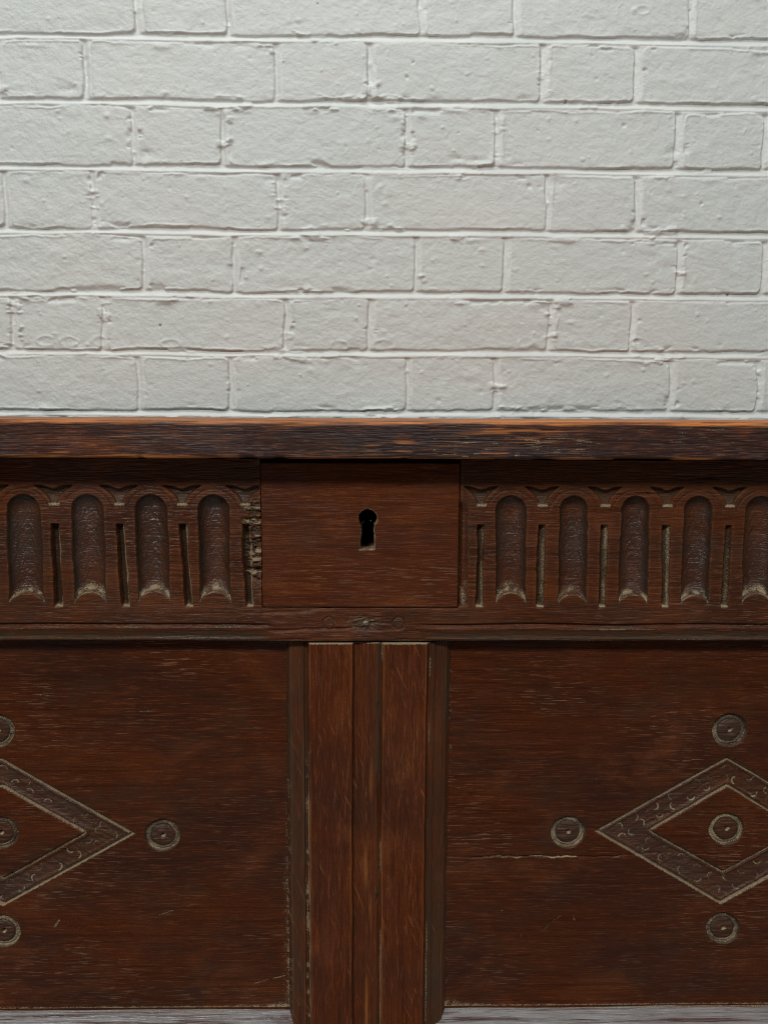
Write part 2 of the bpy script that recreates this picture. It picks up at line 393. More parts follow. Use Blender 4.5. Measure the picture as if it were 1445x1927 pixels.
    wear_and_light = (1-face)*(1-isbed)*0.30+(1-face)*isbed*0.5*sst(0.8, -0.2, u)*(0.7+0.5*vnoise(X, Z*0, 0.05, 1, 59))  # joints painted lighter, as if light caught their sloping mortar
    P = np.stack([X, WY-h, Z], -1)
    return P, {'dust_and_tone': dark, 'wear_and_light': np.clip(wear_and_light, 0, 1)}
P, at = wall_depth()
P = np.pad(P, ((1, 1), (1, 1), (0, 0)), mode='edge')
P[0, :, 1] = P[-1, :, 1] = P[:, 0, 1] = P[:, -1, 1] = WY+0.1
at = {k: np.pad(v, 1, mode='edge') for k, v in at.items()}
wall = grid_mesh('brick_wall', P, at, WALL)[0]
wall['label'] = 'white painted brick wall with chipped joints behind the dark oak chest'; wall['category'] = 'wall'

# floor the chest and the wall stand on
me = bpy.data.meshes.new('floor')
me.from_pydata([(-5, -5, 0), (5, -5, 0), (5, 0.63, 0), (-5, 0.63, 0)], [], [(0, 1, 2, 3)]); me.materials.append(FLOOR)
fl = bpy.data.objects.new('floor', me); sc.collection.objects.link(fl); fl['kind'] = 'structure'

# ------------------------------------------------------------------ the chest
chest = bpy.data.objects.new('oak_chest', None); sc.collection.objects.link(chest)
chest['label'] = 'old dark oak chest with carved front and keyhole before the white brick wall'
chest['category'] = 'chest'
MX = (W(582, 1500)[0]+W(800, 1500)[0])/2          # centre of the middle upright
chest.location = (MX, 0.24, 0.0)
bpy.context.view_layer.update()
def child(o, par=chest):
    o.parent = par; o.matrix_parent_inverse = par.matrix_world.inverted()
def fix(objs):
    o = objs[0]; o.parent = chest; o.matrix_parent_inverse = chest.matrix_world.inverted(); return o

X0, X1 = MX-0.475, MX+0.475                        # outer faces of the corner posts
DEPTH = 0.485
FX0, FX1 = -0.262, 0.262                           # stretch modelled finely
Z_RT = W(690, 864)[1]; Z_RB = W(690, 1207)[1]
PD = 0.0105                                        # panel lies this far behind the frame
Z_PB = W(690, 1894, PD)[1]                         # foot of the panels
CH_H = 0.0210                                      # height of the bottom rail's chamfer
Z_BR = Z_PB-CH_H                                   # where the chamfer ends
Z_BB = Z_BR-0.075
XL = [W(p, 1500)[0] for p in (540, 548, 570, 576, 582)]
def wx(p, y=1050): return W(p, y)[0]
def wz(y, p=700): return W(p, y)[1]

def checks(X, Z, seed, al=0.010, ac=0.0006, lo=0.45):
    """little drying checks that follow the grain"""
    return sst(lo, lo+0.3, vnoise(X, Z, al, ac, seed)) * sst(-0.1, 0.5, vnoise(X, Z, al*4, 0.018, seed+1))

# --- top rail with flutes
FL_PX = [(45, 50), (165, 170), (284, 290), (402, 405), (961, 961), (1079, 1077), (1195, 1191), (1313, 1307), (1430, 1423)]
SL_PX = [(-14, -10), (105, 111), (227, 237), (345, 356), (463, 470), (905, 902), (1019, 1016), (1137, 1133), (1253, 1252), (1370, 1363), (1487, 1480)]
pitch = 0.0378
flutes = [(wx(a, 960), wx(b, 1110), 28 if a > 900 else 31) for a, b in FL_PX]
slots = [(wx(a, 1000), wx(b, 1130), 1 if a > 600 else 0) for a, b in SL_PX]
x = flutes[0][0]
while x > X0+0.125: x -= pitch; flutes.append((x, x+0.0012, 28))
x = flutes[8][0]
while x < X1-0.125: x += pitch; flutes.append((x, x-0.001, 27))
x = slots[0][0]
while x > X0+0.11: x -= pitch; slots.append((x, x+0.0015, 0))
x = slots[10][0]
while x < X1-0.11: x += pitch; slots.append((x, x-0.001, 1))
PATCH = (wx(493), wx(863), wz(1143), wz(870))
KX, KZ = W(692, 976); KR = 0.0055; KB = wz(1033)
def rail_fn(X, Z):
    D = 0.00035*fbm(X, Z, 0.09, 0.03, 301, 3) + 0.00007*fbm(X, Z, 0.012, 0.0009, 302, 2)
    D += 0.00035*checks(X, Z, 303)
    grime = 0.25*sst(-0.2, 0.6, fbm(X, Z, 0.05, 0.02, 305, 3)); dust_and_glint = np.zeros_like(X)
    ztop = wz(932); zcap = ztop; zb_c = wz(1117); zb_e = wz(1141)
    wob = 0.00035*fbm(X, Z, 0.006, 0.005, 311, 2)
    fm = np.zeros_like(X)
    parts = []
    carve = np.zeros_like(X)
    rv = np.random.default_rng(77)
    for i, (xt, xb, hw) in enumerate(flutes):
        v1, v2, v3, v4 = rv.uniform(-1, 1, 4)
        m = np.abs(X-xt) < 0.024
        if not m.any(): continue
        hw = hw*(1+0.05*v1)/3.09*mm*(1+0.05*vnoise(Z, X*0+i, 0.02, 1.0, 315))
        zz = Z; t = np.clip((ztop-zz)/(ztop-zb_c), 0, 1.2)
        xc = xt+(xb-xt)*t; dx = X-xc+wob
        hwz = hw*(1-0.0*t)
        zc = ztop-hwz
        r = np.where(zz > zc, np.hypot(dx, zz-zc), np.abs(dx))/hwz
        zend = zb_e+0.0006*v2+(zb_c-zb_e)*(1+0.15*v3)*np.sqrt(np.clip(1-(dx/(hwz*1.02))**2, 0, 1))
        ins = sst(-0.0002, 0.0016, zz-zend)
        prof = np.sqrt(np.clip(1-np.clip(r, 0, 1)**2.0, 0, 1))
        dd = (0.0068+0.0010*v4)*prof*ins*(r < 1)*(1-0.25*sst(0.008, 0.0, zz-zend))
        # gouge ripples
        rip = 0.00020*fbm(dx*1.0+xt*9, zz+8*dx*dx/0.02, 0.006, 0.0014, 321+i, 3, 0.6)
        dd = dd + rip*prof*ins*(r < 1)*1.6
        carve = np.where(dd > carve, dd, carve)
        inside = (r < 1.03) & (zz > zend-0.0006)
        fm = np.maximum(fm, inside*1.0)
        grime = np.maximum(grime, inside*(0.22+0.5*fbm(X, Z, 0.005, 0.012, 331, 3)+0.5*sst(0.45, 0.95, r)))
        dust_and_glint = np.maximum(dust_and_glint, (r < 1.0)*((0.88+0.12*v2)*sst(0.0065+0.002*v3, 0.0002, zz-zend+0.0022*fbm(X, Z, 0.005, 0.004, 342, 2))*ins*np.clip(0.65+0.9*fbm(X, Z, 0.0035, 0.003, 341, 3), 0, 1)))
        dust_and_glint = np.maximum(dust_and_glint, 0.55*np.exp(-(np.abs(zz-zend)/0.0005)**2)*(np.abs(dx) < hwz*1.0)*sst(-0.6, 0.3, vnoise(X, Z, 0.004, 0.004, 343)))  # thin highlight painted along the flute's lower lip
        parts.append(('flute', inside, OAK_FLUTE, None, None))
        # the curved chips cut between neighbouring arches
        rim = np.hypot(dx/0.0150, (zz-(wz(968)))/0.0152)
        # raised arch outline around each flute: fine scribed line
        carve = np.maximum(carve, 0.0005*np.exp(-((rim-1)/0.022)**2)*(zz > wz(962)))
    sw = wz(916)-wz(951)
    for i, (xt, xb, dusty) in enumerate(slots):
        v1, v2, v3 = rv.uniform(-1, 1, 3)
        m = np.abs(X-xt) < 0.02
        if not m.any(): continue
        # spandrel
        t = (Z-wz(951))/sw
        horn = 0.0019+(0.0092 if dusty else 0.0104)*np.clip(t, 0, 1)**1.9
        top = 1.06-0.20*np.exp(-((X-xt+0.0005)/0.0045)**2)
        sp = sst(-0.02, 0.06, t)*sst(top+0.02, top-0.10, t)*sst(1.0, 0.86, np.abs(X-xt+0.0004)/horn)
        carve = np.maximum(carve, sp*(0.0008+0.0019*sst(0.0, 0.6, t)))
        grime = np.maximum(grime, 0.7*(sp > 0.2))
        dust_and_glint = np.maximum(dust_and_glint, 0.75*np.exp(-((t-0.02)/0.09)**2)*(np.abs(X-xt) < 0.0032))  # lit lower tip of the spandrel painted pale
        # slot
        zt_ = wz(987); zb_ = wz(1143)
        tt = np.clip((zt_-Z)/(zt_-zb_), 0, 1); xc = xt+(xb-xt)*tt
        dx = X-xc+wob*0.8; hw = (0.0021 if dusty else 0.0023)*(1+0.12*v1+0.15*vnoise(Z, X*0+i, 0.012, 1.0, 317))
        a = sst(1.08, 0.90, np.abs(dx)/hw)*sst(-0.0002, 0.0005, Z-zb_)*sst(-0.0001, 0.0005, zt_-Z)
        slope = np.clip((hw*1.0-dx)/(2*hw), 0, 1)
        if dusty: dp = 0.0014+0.0032*slope**0.8
        else: dp = 0.0008+0.0040*np.clip(slope*1.6, 0, 1)
        dp = dp*sst(-0.0005, 0.006, Z-zb_+0.0022)
        carve = np.maximum(carve, a*dp)
        du = sst(-0.5+0.4*v2, 0.7, dx/hw)*(0.72+0.28*v3) if dusty else sst(0.15, 0.75, dx/hw)*(0.85+0.15*v3)
        dust_and_glint = np.maximum(dust_and_glint, a*du*(0.68 if dusty else 0.9)*np.clip(0.7+0.9*fbm(X, Z, 0.003, 0.012, 351, 2), 0, 1))
        dust_and_glint = np.maximum(dust_and_glint, a*0.9*sst(0.0025, 0.0, Z-zb_))
        grime = np.maximum(grime, a*0.8)
        if not np.any((X > PATCH[0]) & (X < PATCH[1]) & (a > 0.5) & (np.abs(X-xt) < 0.001)):
            parts.append(('slot', a > 0.5, OAK_RAIL, None, None))
    # no carving under the lock board
    px0, px1, pz0, pz1 = PATCH
    inp = (X > px0-0.0002) & (X < px1+0.0003) & (Z > pz0-0.0003)
    far = sst(px0-0.001, px0-0.0015, X)+sst(px1+0.0002, px1+0.0006, X)+(Z < pz0-0.0004)
    carve = carve*np.clip(far, 0, 1)
    grime = grime*np.where(inp, 0, 1); dust_and_glint = dust_and_glint*np.where(inp, 0, 1)
    # broken wood left of the lock board
    bx = sst(wx(452), wx(472), X)*(X < px0)*sst(wz(1110), wz(1075), Z)*sst(wz(925), wz(965), Z)
    bn = fbm(X, Z, 0.006, 0.0026, 361, 4, 0.6)
    carve = carve+bx*(0.0020+0.0040*bn)
    dust_and_glint = np.maximum(dust_and_glint, bx*sst(0.05, 0.35, fbm(X, Z, 0.005, 0.0016, 362, 3))*0.95)  # whitish glints painted on the torn wood
    grime = np.maximum(grime, bx*0.9*sst(-0.3, 0.2, bn))
    # strip right of it, eaten by an earlier slot
    ex = sst(wx(866), wx(869), X)*sst(wx(884), wx(872), X)*sst(wz(1142), wz(1138), Z)*sst(wz(940), wz(965), Z)
    carve = carve+0.0035*sst(wx(869.5), wx(867), X)*sst(wz(1142), wz(1138), Z)*sst(wz(940), wz(958), Z)*(X > px1)
    carve = carve+0.002*ex; dust_and_glint = np.maximum(dust_and_glint, ex*0.5*sst(-0.2, 0.5, fbm(X, Z, 0.004, 0.01, 363, 3)))
    # run moulding along the lower edge, stopped below the lock
    wl = 0.0006*vnoise(X, Z*0, 0.05, 1, 371)
    z = (Z+wl-wz(1208))*1000                        # mm above the lower edge
    pr = np.interp(z, [-1, 0, 0.6, 1.4, 3.5, 6.0, 8.0, 8.9, 10.2, 11.2, 12.0, 14], [2.2, 1.6, 0.4, 0.7, 1.5, 1.0, 0.25, 0.2, 1.0, 1.9, 0.0, 0])*mm
    run = np.clip(sst(wx(520), wx(480), X)+sst(wx(770), wx(835), X), 0, 1)
    if True:
        rr = sst(wx(480), wx(360), X)+sst(wx(840), wx(960), X)
    carve = carve+pr*run+(1-run)*0.0006*sst(1.2, 0, z)
    grime = np.maximum(grime, run*(z < 6.5)*(z > 1.0)*0.75)
    carve = carve+(1-run)*sst(0.25, 0.6, fbm(X, Z, 0.03, 0.0035, 381, 3))*0.0009*(Z < pz0)   # bruised wood under the lock
    dust_and_glint = np.maximum(dust_and_glint, 0.45*(z > 8.0)*(z < 9.6)*run*sst(-0.3, 0.4, vnoise(X, Z, 0.03, 0.002, 382)))  # pale highlight painted along the crest of the bead
    dust_and_glint = np.maximum(dust_and_glint, 0.45*np.exp(-((z-0.7)/0.5)**2)*sst(-0.4, 0.4, vnoise(X, Z, 0.02, 0.004, 383)))
    # knot between the pegs
    kx, kz = W(683, 1173); k = np.exp(-(((X-kx)/0.0075)**2+((Z-kz)/0.0042)**2)*(1+0.6*fbm(X, Z, 0.004, 0.002, 391, 2)))
    carve = carve+k*(0.0014+0.0024*fbm(X, Z, 0.0035, 0.0012, 392, 3))
    grime = np.maximum(grime, k*1.0); dust_and_glint = np.maximum(dust_and_glint, k*sst(0.05, 0.4, fbm(X, Z, 0.004, 0.0009, 393, 2))*0.95)
    # pegs
    for (ppx, ppy) in ((619, 1173), (750, 1173)):
        kx, kz = W(ppx, ppy); ang = np.arctan2(Z-kz, X-kx)
        rr = np.hypot(X-kx, Z-kz)*(1+0.03*np.sin(ang*5+ppx)+0.04*np.sin(ang*2+1)+0.03*vnoise(X, Z, 0.002, 0.002, 396))/0.0038
        ring = np.exp(-((rr-1)/0.13)**2)
        carve = carve*(rr > 1.1)+ring*0.0009+(rr < 0.95)*0.0001
        grime = np.maximum(grime*(rr > 1), (rr < 0.95)*0.35); dust_and_glint = np.maximum(dust_and_glint*(rr > 1), ring*0.25*sst(-0.5, 0.4, vnoise(X, Z, 0.003, 0.003, 397)))
        parts.append(('peg', rr < 1.12, OAK_RAIL, None, 'round oak peg with a cracked outline'))
    # split near the top right
    for ppx, ppy, rx, rz in ((1320, 897, 0.018, 0.0020), (1225, 929, 0.010, 0.0012)):
        kx, kz = W(ppx, ppy); k = np.exp(-(((X-kx)/rx)**2+((Z-kz)/rz)**2)**2); carve += k*0.001*(0.6+fbm(X, Z, 0.008, 0.001, 395, 2))
    # recess for the lock board
    D = D+carve
    D = np.where(inp, 0.006, D)
    D = np.where((np.abs(X-KX) < 0.0085) & (Z > KB-0.0015) & (Z < KZ+0.0085), 0.0255, D)
    D = D+0.0012*sst(0.0012, 0, Z-zs_r[0])*run
    dz = D-blur(D, 3, 3); wear_and_light = np.clip(-dz/0.0009, 0, 1)*0.12*(Z > wz(1165))
    return D, {'dust_and_tone': np.clip(dust_and_glint, 0, 1), 'grime': np.clip(grime, 0, 1), 'wear_and_light': wear_and_light}, parts
xs = axis(X0+0.0905, X1-0.0905, FX0, FX1, 0.00045, 0.0014)
zs_r = np.linspace(Z_RB, Z_RT, int((Z_RT-Z_RB)/0.00045))
rail = fix(relief('top_rail', xs, zs_r, rail_fn, 0.0, 0.026, OAK_RAIL))

# --- lock board let into the rail, with its keyhole
def key_fn(X, Z):
    D = 0.00022*fbm(X, Z, 0.06, 0.03, 401, 3)+0.00006*fbm(X, Z, 0.010, 0.0009, 402, 2)+0.00012*checks(X, Z, 403, 0.008, 0.0005)
    wob = 0.0005*fbm(X, Z, 0.004, 0.003, 405, 3)
    hw = 0.0034+0.0008*np.clip((KZ-Z)/0.018, 0, 1)
    xk = KX-0.0004*np.clip((KZ-Z)/0.018, 0, 1)
    a = np.hypot(X-KX, Z-KZ)-KR
    b = np.maximum(np.abs(X-xk-0.0001)-hw, np.maximum(Z-KZ, KB-Z))
    s = np.minimum(a, b)+wob*1.0
    hole = s < 0
    lip = sst(0.0014, 0.0002, s)
    D = D+lip*0.0004
    D = np.where(hole, 0.024, D)
    px0, px1, pz0, pz1 = PATCH
    e = np.minimum(np.minimum(X-px0, px1-X), np.minimum(Z-pz0, pz1-Z))
    D = D+0.0006*sst(0.0009, 0, e)**1.5
    dust_and_tone = lip*(~hole)*(0.35+0.3*sst(0.0, 0.7, (X-KX)/KR)+0.3*sst(0.0006, -0.0008, Z-KB-0.0003))*(0.8+0.5*fbm(X, Z, 0.003, 0.003, 407, 2))
    pale = sst(0.0006, 0.0001, np.minimum(px1-X, X-px0))
    wear_and_light = 0.5*pale*sst(-0.4, 0.3, vnoise(X, Z, 1, 0.02, 409))
    grime = 0.35*sst(0.0, 0.7, fbm(X+1, Z, 0.04, 0.03, 410, 3))*1.0
    return D, {'dust_and_tone': np.clip(dust_and_tone, 0, 1), 'grime': grime, 'wear_and_light': wear_and_light+0.35*lip*(Z > KZ)}, [('keyhole', hole, VOID, None, 'black keyhole with a worn lower lip')]
patch = relief('lock_board', np.arange(PATCH[0], PATCH[1], 0.00035), np.arange(PATCH[2], PATCH[3], 0.00035), key_fn, -0.0003, 0.0075, OAK_PATCH)
fix(patch)
# the lock's pin seen inside the keyhole
import bmesh
def cyl(name, loc, r, l, mat, par, axis_='Y', seg=20, r2=None):
    bm = bmesh.new(); bmesh.ops.create_cone(bm, cap_ends=True, segments=seg, radius1=r, radius2=r if r2 is None else r2, depth=l)
    me = bpy.data.meshes.new(name); bm.to_mesh(me); bm.free()
    for p in me.polygons: p.use_smooth = True
    me.materials.append(mat); o = bpy.data.objects.new(name, me); sc.collection.objects.link(o); o.location = loc
    if axis_ == 'Y': o.rotation_euler = (R(90), 0, 0)
    o.parent = par; o.matrix_parent_inverse = par.matrix_world.inverted()
    return o
cyl('lock_pin', (KX+0.0019, 0.0085, KZ-0.0022), 0.0009, 0.006, IRON, patch[0], r2=0.0006)
c = cyl('ward', (KX-0.0038, 0.0085, KZ-0.0046), 0.0004, 0.006, IRON, patch[0], axis_='Z'); c.rotation_euler = (0, R(32), 0)

# --- the uprights: middle one carved with a channel, moulded edges
def muntin_profile(hw_in=0.0354):
    # (distance from the centre line, depth) read across the photo
    xs_px = [538, 541, 546, 552, 566, 571, 574, 578, 581.5, 583, 662.5, 664, 666, 676, 690, 708, 714, 716.5, 718.5, 799, 801.5, 804, 812, 818, 830, 838, 842, 846]
    d_mm = [10.8, 9.3, 7.0, 6.6, 6.0, 5.4, 6.4, 6.2, 3.4, 0.0, 0.0, 3.2, 3.6, 3.6, 2.2, 2.0, 3.0, 3.2, 0.0, 0.0, 2.6, 3.4, 4.6, 6.2, 7.0, 8.0, 9.6, 10.8]
    return np.array([wx(p, 1520) for p in xs_px]), np.array(d_mm)*mm
MPX, MPD = muntin_profile()
def muntin_fn(X, Z):
    wv = 0.0004*vnoise(Z, X*0, 0.07, 1, 501)+0.00018*vnoise(Z, X*0, 0.012, 1, 502)
    D = np.interp(X+wv, MPX, MPD)
    D += 0.0002*fbm(Z, X, 0.08, 0.02, 503, 3)+0.00006*fbm(Z, X, 0.02, 0.0009, 504, 2)
    D += 0.0003*checks(Z, X, 505, 0.02, 0.0007)
    D += 0.0007*sst(0.25, 0.7, fbm(Z, X, 0.01, 0.004, 506, 3))*np.exp(-((X-wx(712, 1500))/0.0016)**2)
    l1 = wx(581, 1520); l2 = wx(717, 1520); l3 = wx(806, 1520); low = sst(wz(1330), wz(1550), Z)
    nz = 0.6+0.7*fbm(X, Z, 0.002, 0.012, 507, 3)
    dust_and_tone = 0.95*np.exp(-((X+wv-l1)/0.00055)**2)*(0.35+0.65*low)*nz
    dust_and_tone = np.maximum(dust_and_tone, 0.5*sst(wx(570, 1520), wx(577, 1520), X)*(X < l1)*low*sst(-0.2, 0.5, fbm(X, Z, 0.0015, 0.004, 508, 3)))
    dust_and_tone = np.maximum(dust_and_tone, 0.55*np.exp(-((X+wv-l2)/0.0005)**2)*sst(-0.3, 0.5, vnoise(X*0, Z, 1, 0.02, 509)))
    dust_and_tone = np.maximum(dust_and_tone, 0.4*np.exp(-((X+wv-l3)/0.0006)**2)*sst(-0.2, 0.6, vnoise(X*0, Z, 1, 0.015, 510)))
    dust_and_tone = np.maximum(dust_and_tone, 0.8*sst(0.0014, 0.0, zs_m[-1]-Z)*(MPX[9] < X)*(X < wx(808, 1500)))
    dust_and_tone = np.maximum(dust_and_tone, 0.25*sst(wx(551, 1520), wx(543, 1520), X)*low*sst(-0.1, 0.5, fbm(X, Z, 0.002, 0.003, 511, 3)))
    side = np.clip(sst(wx(581, 1520), wx(576, 1520), X)+sst(wx(801, 1520), wx(806, 1520), X), 0, 1)
    grime = side*(0.55+0.55*fbm(X, Z, 0.006, 0.05, 512, 3))
    red = np.exp(-((X-wx(560, 1520))/0.0015)**2)
    grime = grime*(1-0.75*red)
    chan = sst(wx(664, 1520), wx(666, 1520), X)*sst(wx(717, 1520), wx(715, 1520), X)
    grime = np.maximum(grime, chan*(0.10+0.8*sst(wx(700, 1520), wx(712, 1520), X)*sst(-0.3, 0.4, fbm(X, Z, 0.004, 0.02, 513, 3))))
    dz = D-blur(D, 3, 3); wear_and_light = np.clip(-dz/0.0006, 0, 1)*0.25+chan*0.45*np.exp(-((X-wx(693, 1520))/0.0025)**2)*sst(0, 0.5, vnoise(X, Z, 0.004, 0.03, 514))
    chanm = (X > MPX[10]) & (X < MPX[18])
    lb = X < MPX[8]; rb = X > MPX[19]+0.0004
    return D, {'dust_and_tone': np.clip(dust_and_tone, 0, 1), 'grime': np.clip(grime, 0, 1), 'wear_and_light': np.clip(wear_and_light, 0, 1)}, \
        [('channel', chanm, OAK_VERT, None, None), ('edge_moulding', lb, OAK_VERT, None, None), ('edge_moulding', rb, OAK_VERT, None, None)]
zs_m = np.linspace(Z_BR-0.0002, wz(1210.5), 420)
fix(relief('middle_upright', np.arange(MPX[0], MPX[-1], 0.0003), zs_m, muntin_fn, -0.0003, 0.024, OAK_VERT))

# --- panels with chip-carved lozenges and roundels
def seg_d(X, Z, a, b):
    ax, az = a; bx, bz = b; vx, vz = bx-ax, bz-az; L = vx*vx+vz*vz
    t = np.clip(((X-ax)*vx+(Z-az)*vz)/L, 0, 1)
    return np.hypot(X-ax-t*vx, Z-az-t*vz)
def poly_in(X, Z, P_):
    m = np.ones_like(X, bool)
    for i in range(4):
        a = P_[i]; b = P_[(i+1) % 4]
        m &= ((b[0]-a[0])*(Z-a[1])-(b[1]-a[1])*(X-a[0])) < 0
    return m
def panel_fn_maker(lo, inn, rounds, side, seed):
    def fn(X, Z):
        D = 0.0005*fbm(X, Z, 0.12, 0.05, seed, 3)+0.00005*fbm(X, Z, 0.015, 0.0009, seed+1, 2)+0.00016*checks(X, Z, seed+2, 0.012, 0.0006, 0.5)
        grime = 0.20*sst(0.0, 0.6, fbm(X, Z, 0.03, 0.018, seed+3, 4, 0.6)); dust_and_tone = np.zeros_like(X); parts = []
        # lozenge
        wob = 0.00028*fbm(X, Z, 0.010, 0.010, seed+4, 2)
        do = np.min([seg_d(X, Z, lo[i], lo[(i+1) % 4]) for i in range(4)], axis=0)+wob
        di = np.min([seg_d(X, Z, inn[i], inn[(i+1) % 4]) for i in range(4)], axis=0)+wob
        io = poly_in(X, Z, lo); ii = poly_in(X, Z, inn)
        band = io & ~ii
        d = np.minimum(do, di)
        prof = 0.0030*np.interp(do, [0, 0.0009, 0.0013, 0.0027], [0, 1, 1, 0]) + 0.0024*np.interp(di, [0, 0.0008, 0.0011, 0.0023], [0, 1, 1, 0]) + 0.0004 + 0.0010*sst(0.0024, 0.0050, d) + 0.00045*fbm(X, Z, 0.006, 0.0025, seed+8, 3)*sst(0.002, 0.004, d)
        soft = sst(-0.0001, 0.0004, np.where(band, d, -d))
        D = D+prof*soft
        grime = np.where(band, 0.10+0.30*sst(0.0022, 0.0048, d)+0.6*fbm(X, Z, 0.009, 0.005, seed+5, 4, 0.6), grime)
        dn = 0.65+0.55*fbm(X, Z, 0.003, 0.003, seed+6, 3)
        dust_and_tone = np.maximum(dust_and_tone, band*np.clip(0.55+0.5*dn, 0, 1)*np.interp(do, [-0.0001, 0.0003, 0.0021, 0.0026], [0, 1, 0.9, 0]))
        dust_and_tone = np.maximum(dust_and_tone, band*np.clip(0.42+0.5*dn, 0, 1)*np.interp(di, [-0.0001, 0.0003, 0.0017, 0.0022], [0, 1, 0.85, 0]))
        # little crescent punch marks along the band
        rp = np.random.default_rng(seed)
        for i in range(4):
            a = lo[i]; b = lo[(i+1) % 4]; c = inn[i]; e = inn[(i+1) % 4]
            n = 12
            for j in range(n):
                t = (j+0.5)/n+rp.normal()*0.012; s_ = 0.5+(0.16 if j % 2 else -0.16)+rp.normal()*0.03
                mx_ = (a[0]*(1-t)+b[0]*t)*(1-s_)+(c[0]*(1-t)+e[0]*t)*s_
                mz_ = (a[1]*(1-t)+b[1]*t)*(1-s_)+(c[1]*(1-t)+e[1]*t)*s_
                if abs(mx_) > 0.30: continue
                m = (np.abs(X-mx_) < 0.005) & (np.abs(Z-mz_) < 0.005)
                if not m.any(): continue
                dx = X[m]-mx_; dz = Z[m]-mz_; an = np.arctan2(dz, dx); th = rp.uniform(-3.14, 3.14); am_ = rp.uniform(0.3, 1.0)
                rr = np.hypot(dx, dz)/0.0024
                arc = am_*np.exp(-((rr-1)/0.20)**2)*sst(0.0, 0.6, np.cos(an-th)+0.1)
                D[m] += 0.0010*arc*np.where(band[m], 1, 0); dust_and_tone[m] = np.maximum(dust_and_tone[m], 0.95*arc*np.where(band[m], 1, 0))
        # diagonal tool marks inside the sunk band
        tm = fbm(X*0.86+Z*0.5*np.sign(X-lo[1][0])*-1, Z*0.86+X*0.5*np.sign(X-lo[1][0]), 0.016, 0.0016, seed+7, 3)
        D = D+np.where(band, 0.0003*tm, 0); dust_and_tone = np.maximum(dust_and_tone, band*0.30*sst(0.25, 0.7, tm)*sst(0.001, 0.002, d))
        parts.append(('lozenge_border', (band & (d > -1)), OAK_BAND, None, 'sunk lozenge border with punched crescents'))
        # roundels
        for q, (rx, rz, rr_) in enumerate(rounds):
            m = (np.abs(X-rx) < 0.016) & (np.abs(Z-rz) < 0.016)
            if not m.any(): continue
            ang = np.arctan2(Z-rz, X-rx)
            r = np.hypot(X-rx, Z-rz)/(rr_*(1+0.02*np.sin(2*ang+q)+0.012*np.sin(5*ang+q*2)))+0.035*fbm(X, Z, 0.004, 0.004, seed+9, 2)
            g = np.exp(-(np.abs(r-0.86)/0.125)**2.2)
            dd = np.interp(r, [0, 0.5, 0.66, 0.71, 0.77, 0.95, 1.0, 1.04], [0.2, 0.4, 0.7, 1.5, 0.7, 2.2, 2.2, 0])*mm
            pit = np.hypot(X-rx-0.0003, Z-rz-0.0004)
            dd = dd + 0.0022*np.exp(-(pit/0.0010)**2)
            dd = dd + 0.0003*(r < 0.7)*2.0*fbm(X, Z, 0.006, 0.0010, seed+10, 2)
            ins = r < 1.06
            D = np.where(m & (r < 1.25), D*0.3+dd+0.7*np.mean(D[m])*0, D)
            dn = 0.62+0.6*fbm(X, Z, 0.0022, 0.0022, seed+11+q, 3)
            q1, q2, q3 = rp.uniform(-1, 1, 3)
            rim = sst(0.70+0.03*q1, 0.78, r)*sst(1.05, 0.99, r)*np.clip(0.75+0.25*q2+0.5*fbm(X, Z, 0.006, 0.006, seed+12+q, 2), 0.15, 1)
            dust_and_tone = np.where(m, np.maximum(dust_and_tone, rim*(0.85+0.22*np.sin(-ang+0.8*q3))*np.clip(0.5+0.5*dn, 0, 1)*(r < 1.15)), dust_and_tone)
            cres = np.exp(-(np.abs(pit-0.0013)/0.0007)**2)*sst(-0.4, 0.9, np.cos(ang+0.9))
            dust_and_tone = np.where(m, np.maximum(dust_and_tone, cres*0.9), dust_and_tone)
            grime = np.where(m & ins, np.clip(0.45+0.5*sst(0.5, 0.72, r), 0, 1), grime)
            parts.append(('roundel', m & ins, OAK_BAND, None, None))
        if side > 0:
            # long shake through the panel
            zc = W(700, 1613, PD)[1]+0.0006*vnoise(X, Z*0, 0.012, 1, seed+20)+0.0004*vnoise(X, Z*0, 0.003, 1, seed+21)-0.0018*sst(W(1150, 1600, PD)[0], W(1260, 1600, PD)[0], X)*-1
            ck = np.exp(-(np.abs(Z-zc)/0.00038)**2)*sst(W(852, 1600, PD)[0], W(905, 1600, PD)[0], X)*sst(W(1440, 1600, PD)[0], W(1330, 1600, PD)[0], X)*(0.35+0.65*sst(-0.5, 0.1, vnoise(X, Z*0, 0.02, 1, seed+22)))
            D = D+ck*0.0011; dust_and_tone = np.maximum(dust_and_tone, 0.85*np.exp(-(np.abs(Z-zc+0.0006)/0.0006)**2)*sst(W(870, 1600, PD)[0], W(1000, 1600, PD)[0], X)*sst(W(1250, 1600, PD)[0], W(1100, 1600, PD)[0], X)*sst(-0.3, 0.4, vnoise(X, Z, 0.012, 0.002, seed+23)))
            for a, b, wd in (((1020, 1752), (1036, 1738), 0.0006), ((1032, 1740), (1056, 1722), 0.00045), ((1079, 1722), (1080, 1732), 0.0006), ((1080, 1745), (1081, 1775), 0.0003), ((1115, 1463), (1121, 1464), 0.0006), ((1170, 1370), (1290, 1366), 0.00022), ((930, 1712), (945, 1713), 0.0005), ((978, 1750), (980, 1762), 0.0007)):
                s_ = seg_d(X, Z, W(*a, PD), W(*b, PD))+0.0003*fbm(X, Z, 0.003, 0.002, seed+40, 2); g = np.exp(-(np.maximum(s_, 0)/wd)**2)*sst(-0.7, 0.1, vnoise(X, Z, 0.0025, 0.0025, seed+41)); D = D+g*0.0004
                dust_and_tone = np.maximum(dust_and_tone, g*0.45*(0.6+0.6*fbm(X, Z, 0.002, 0.002, seed+24, 2)))
        else:
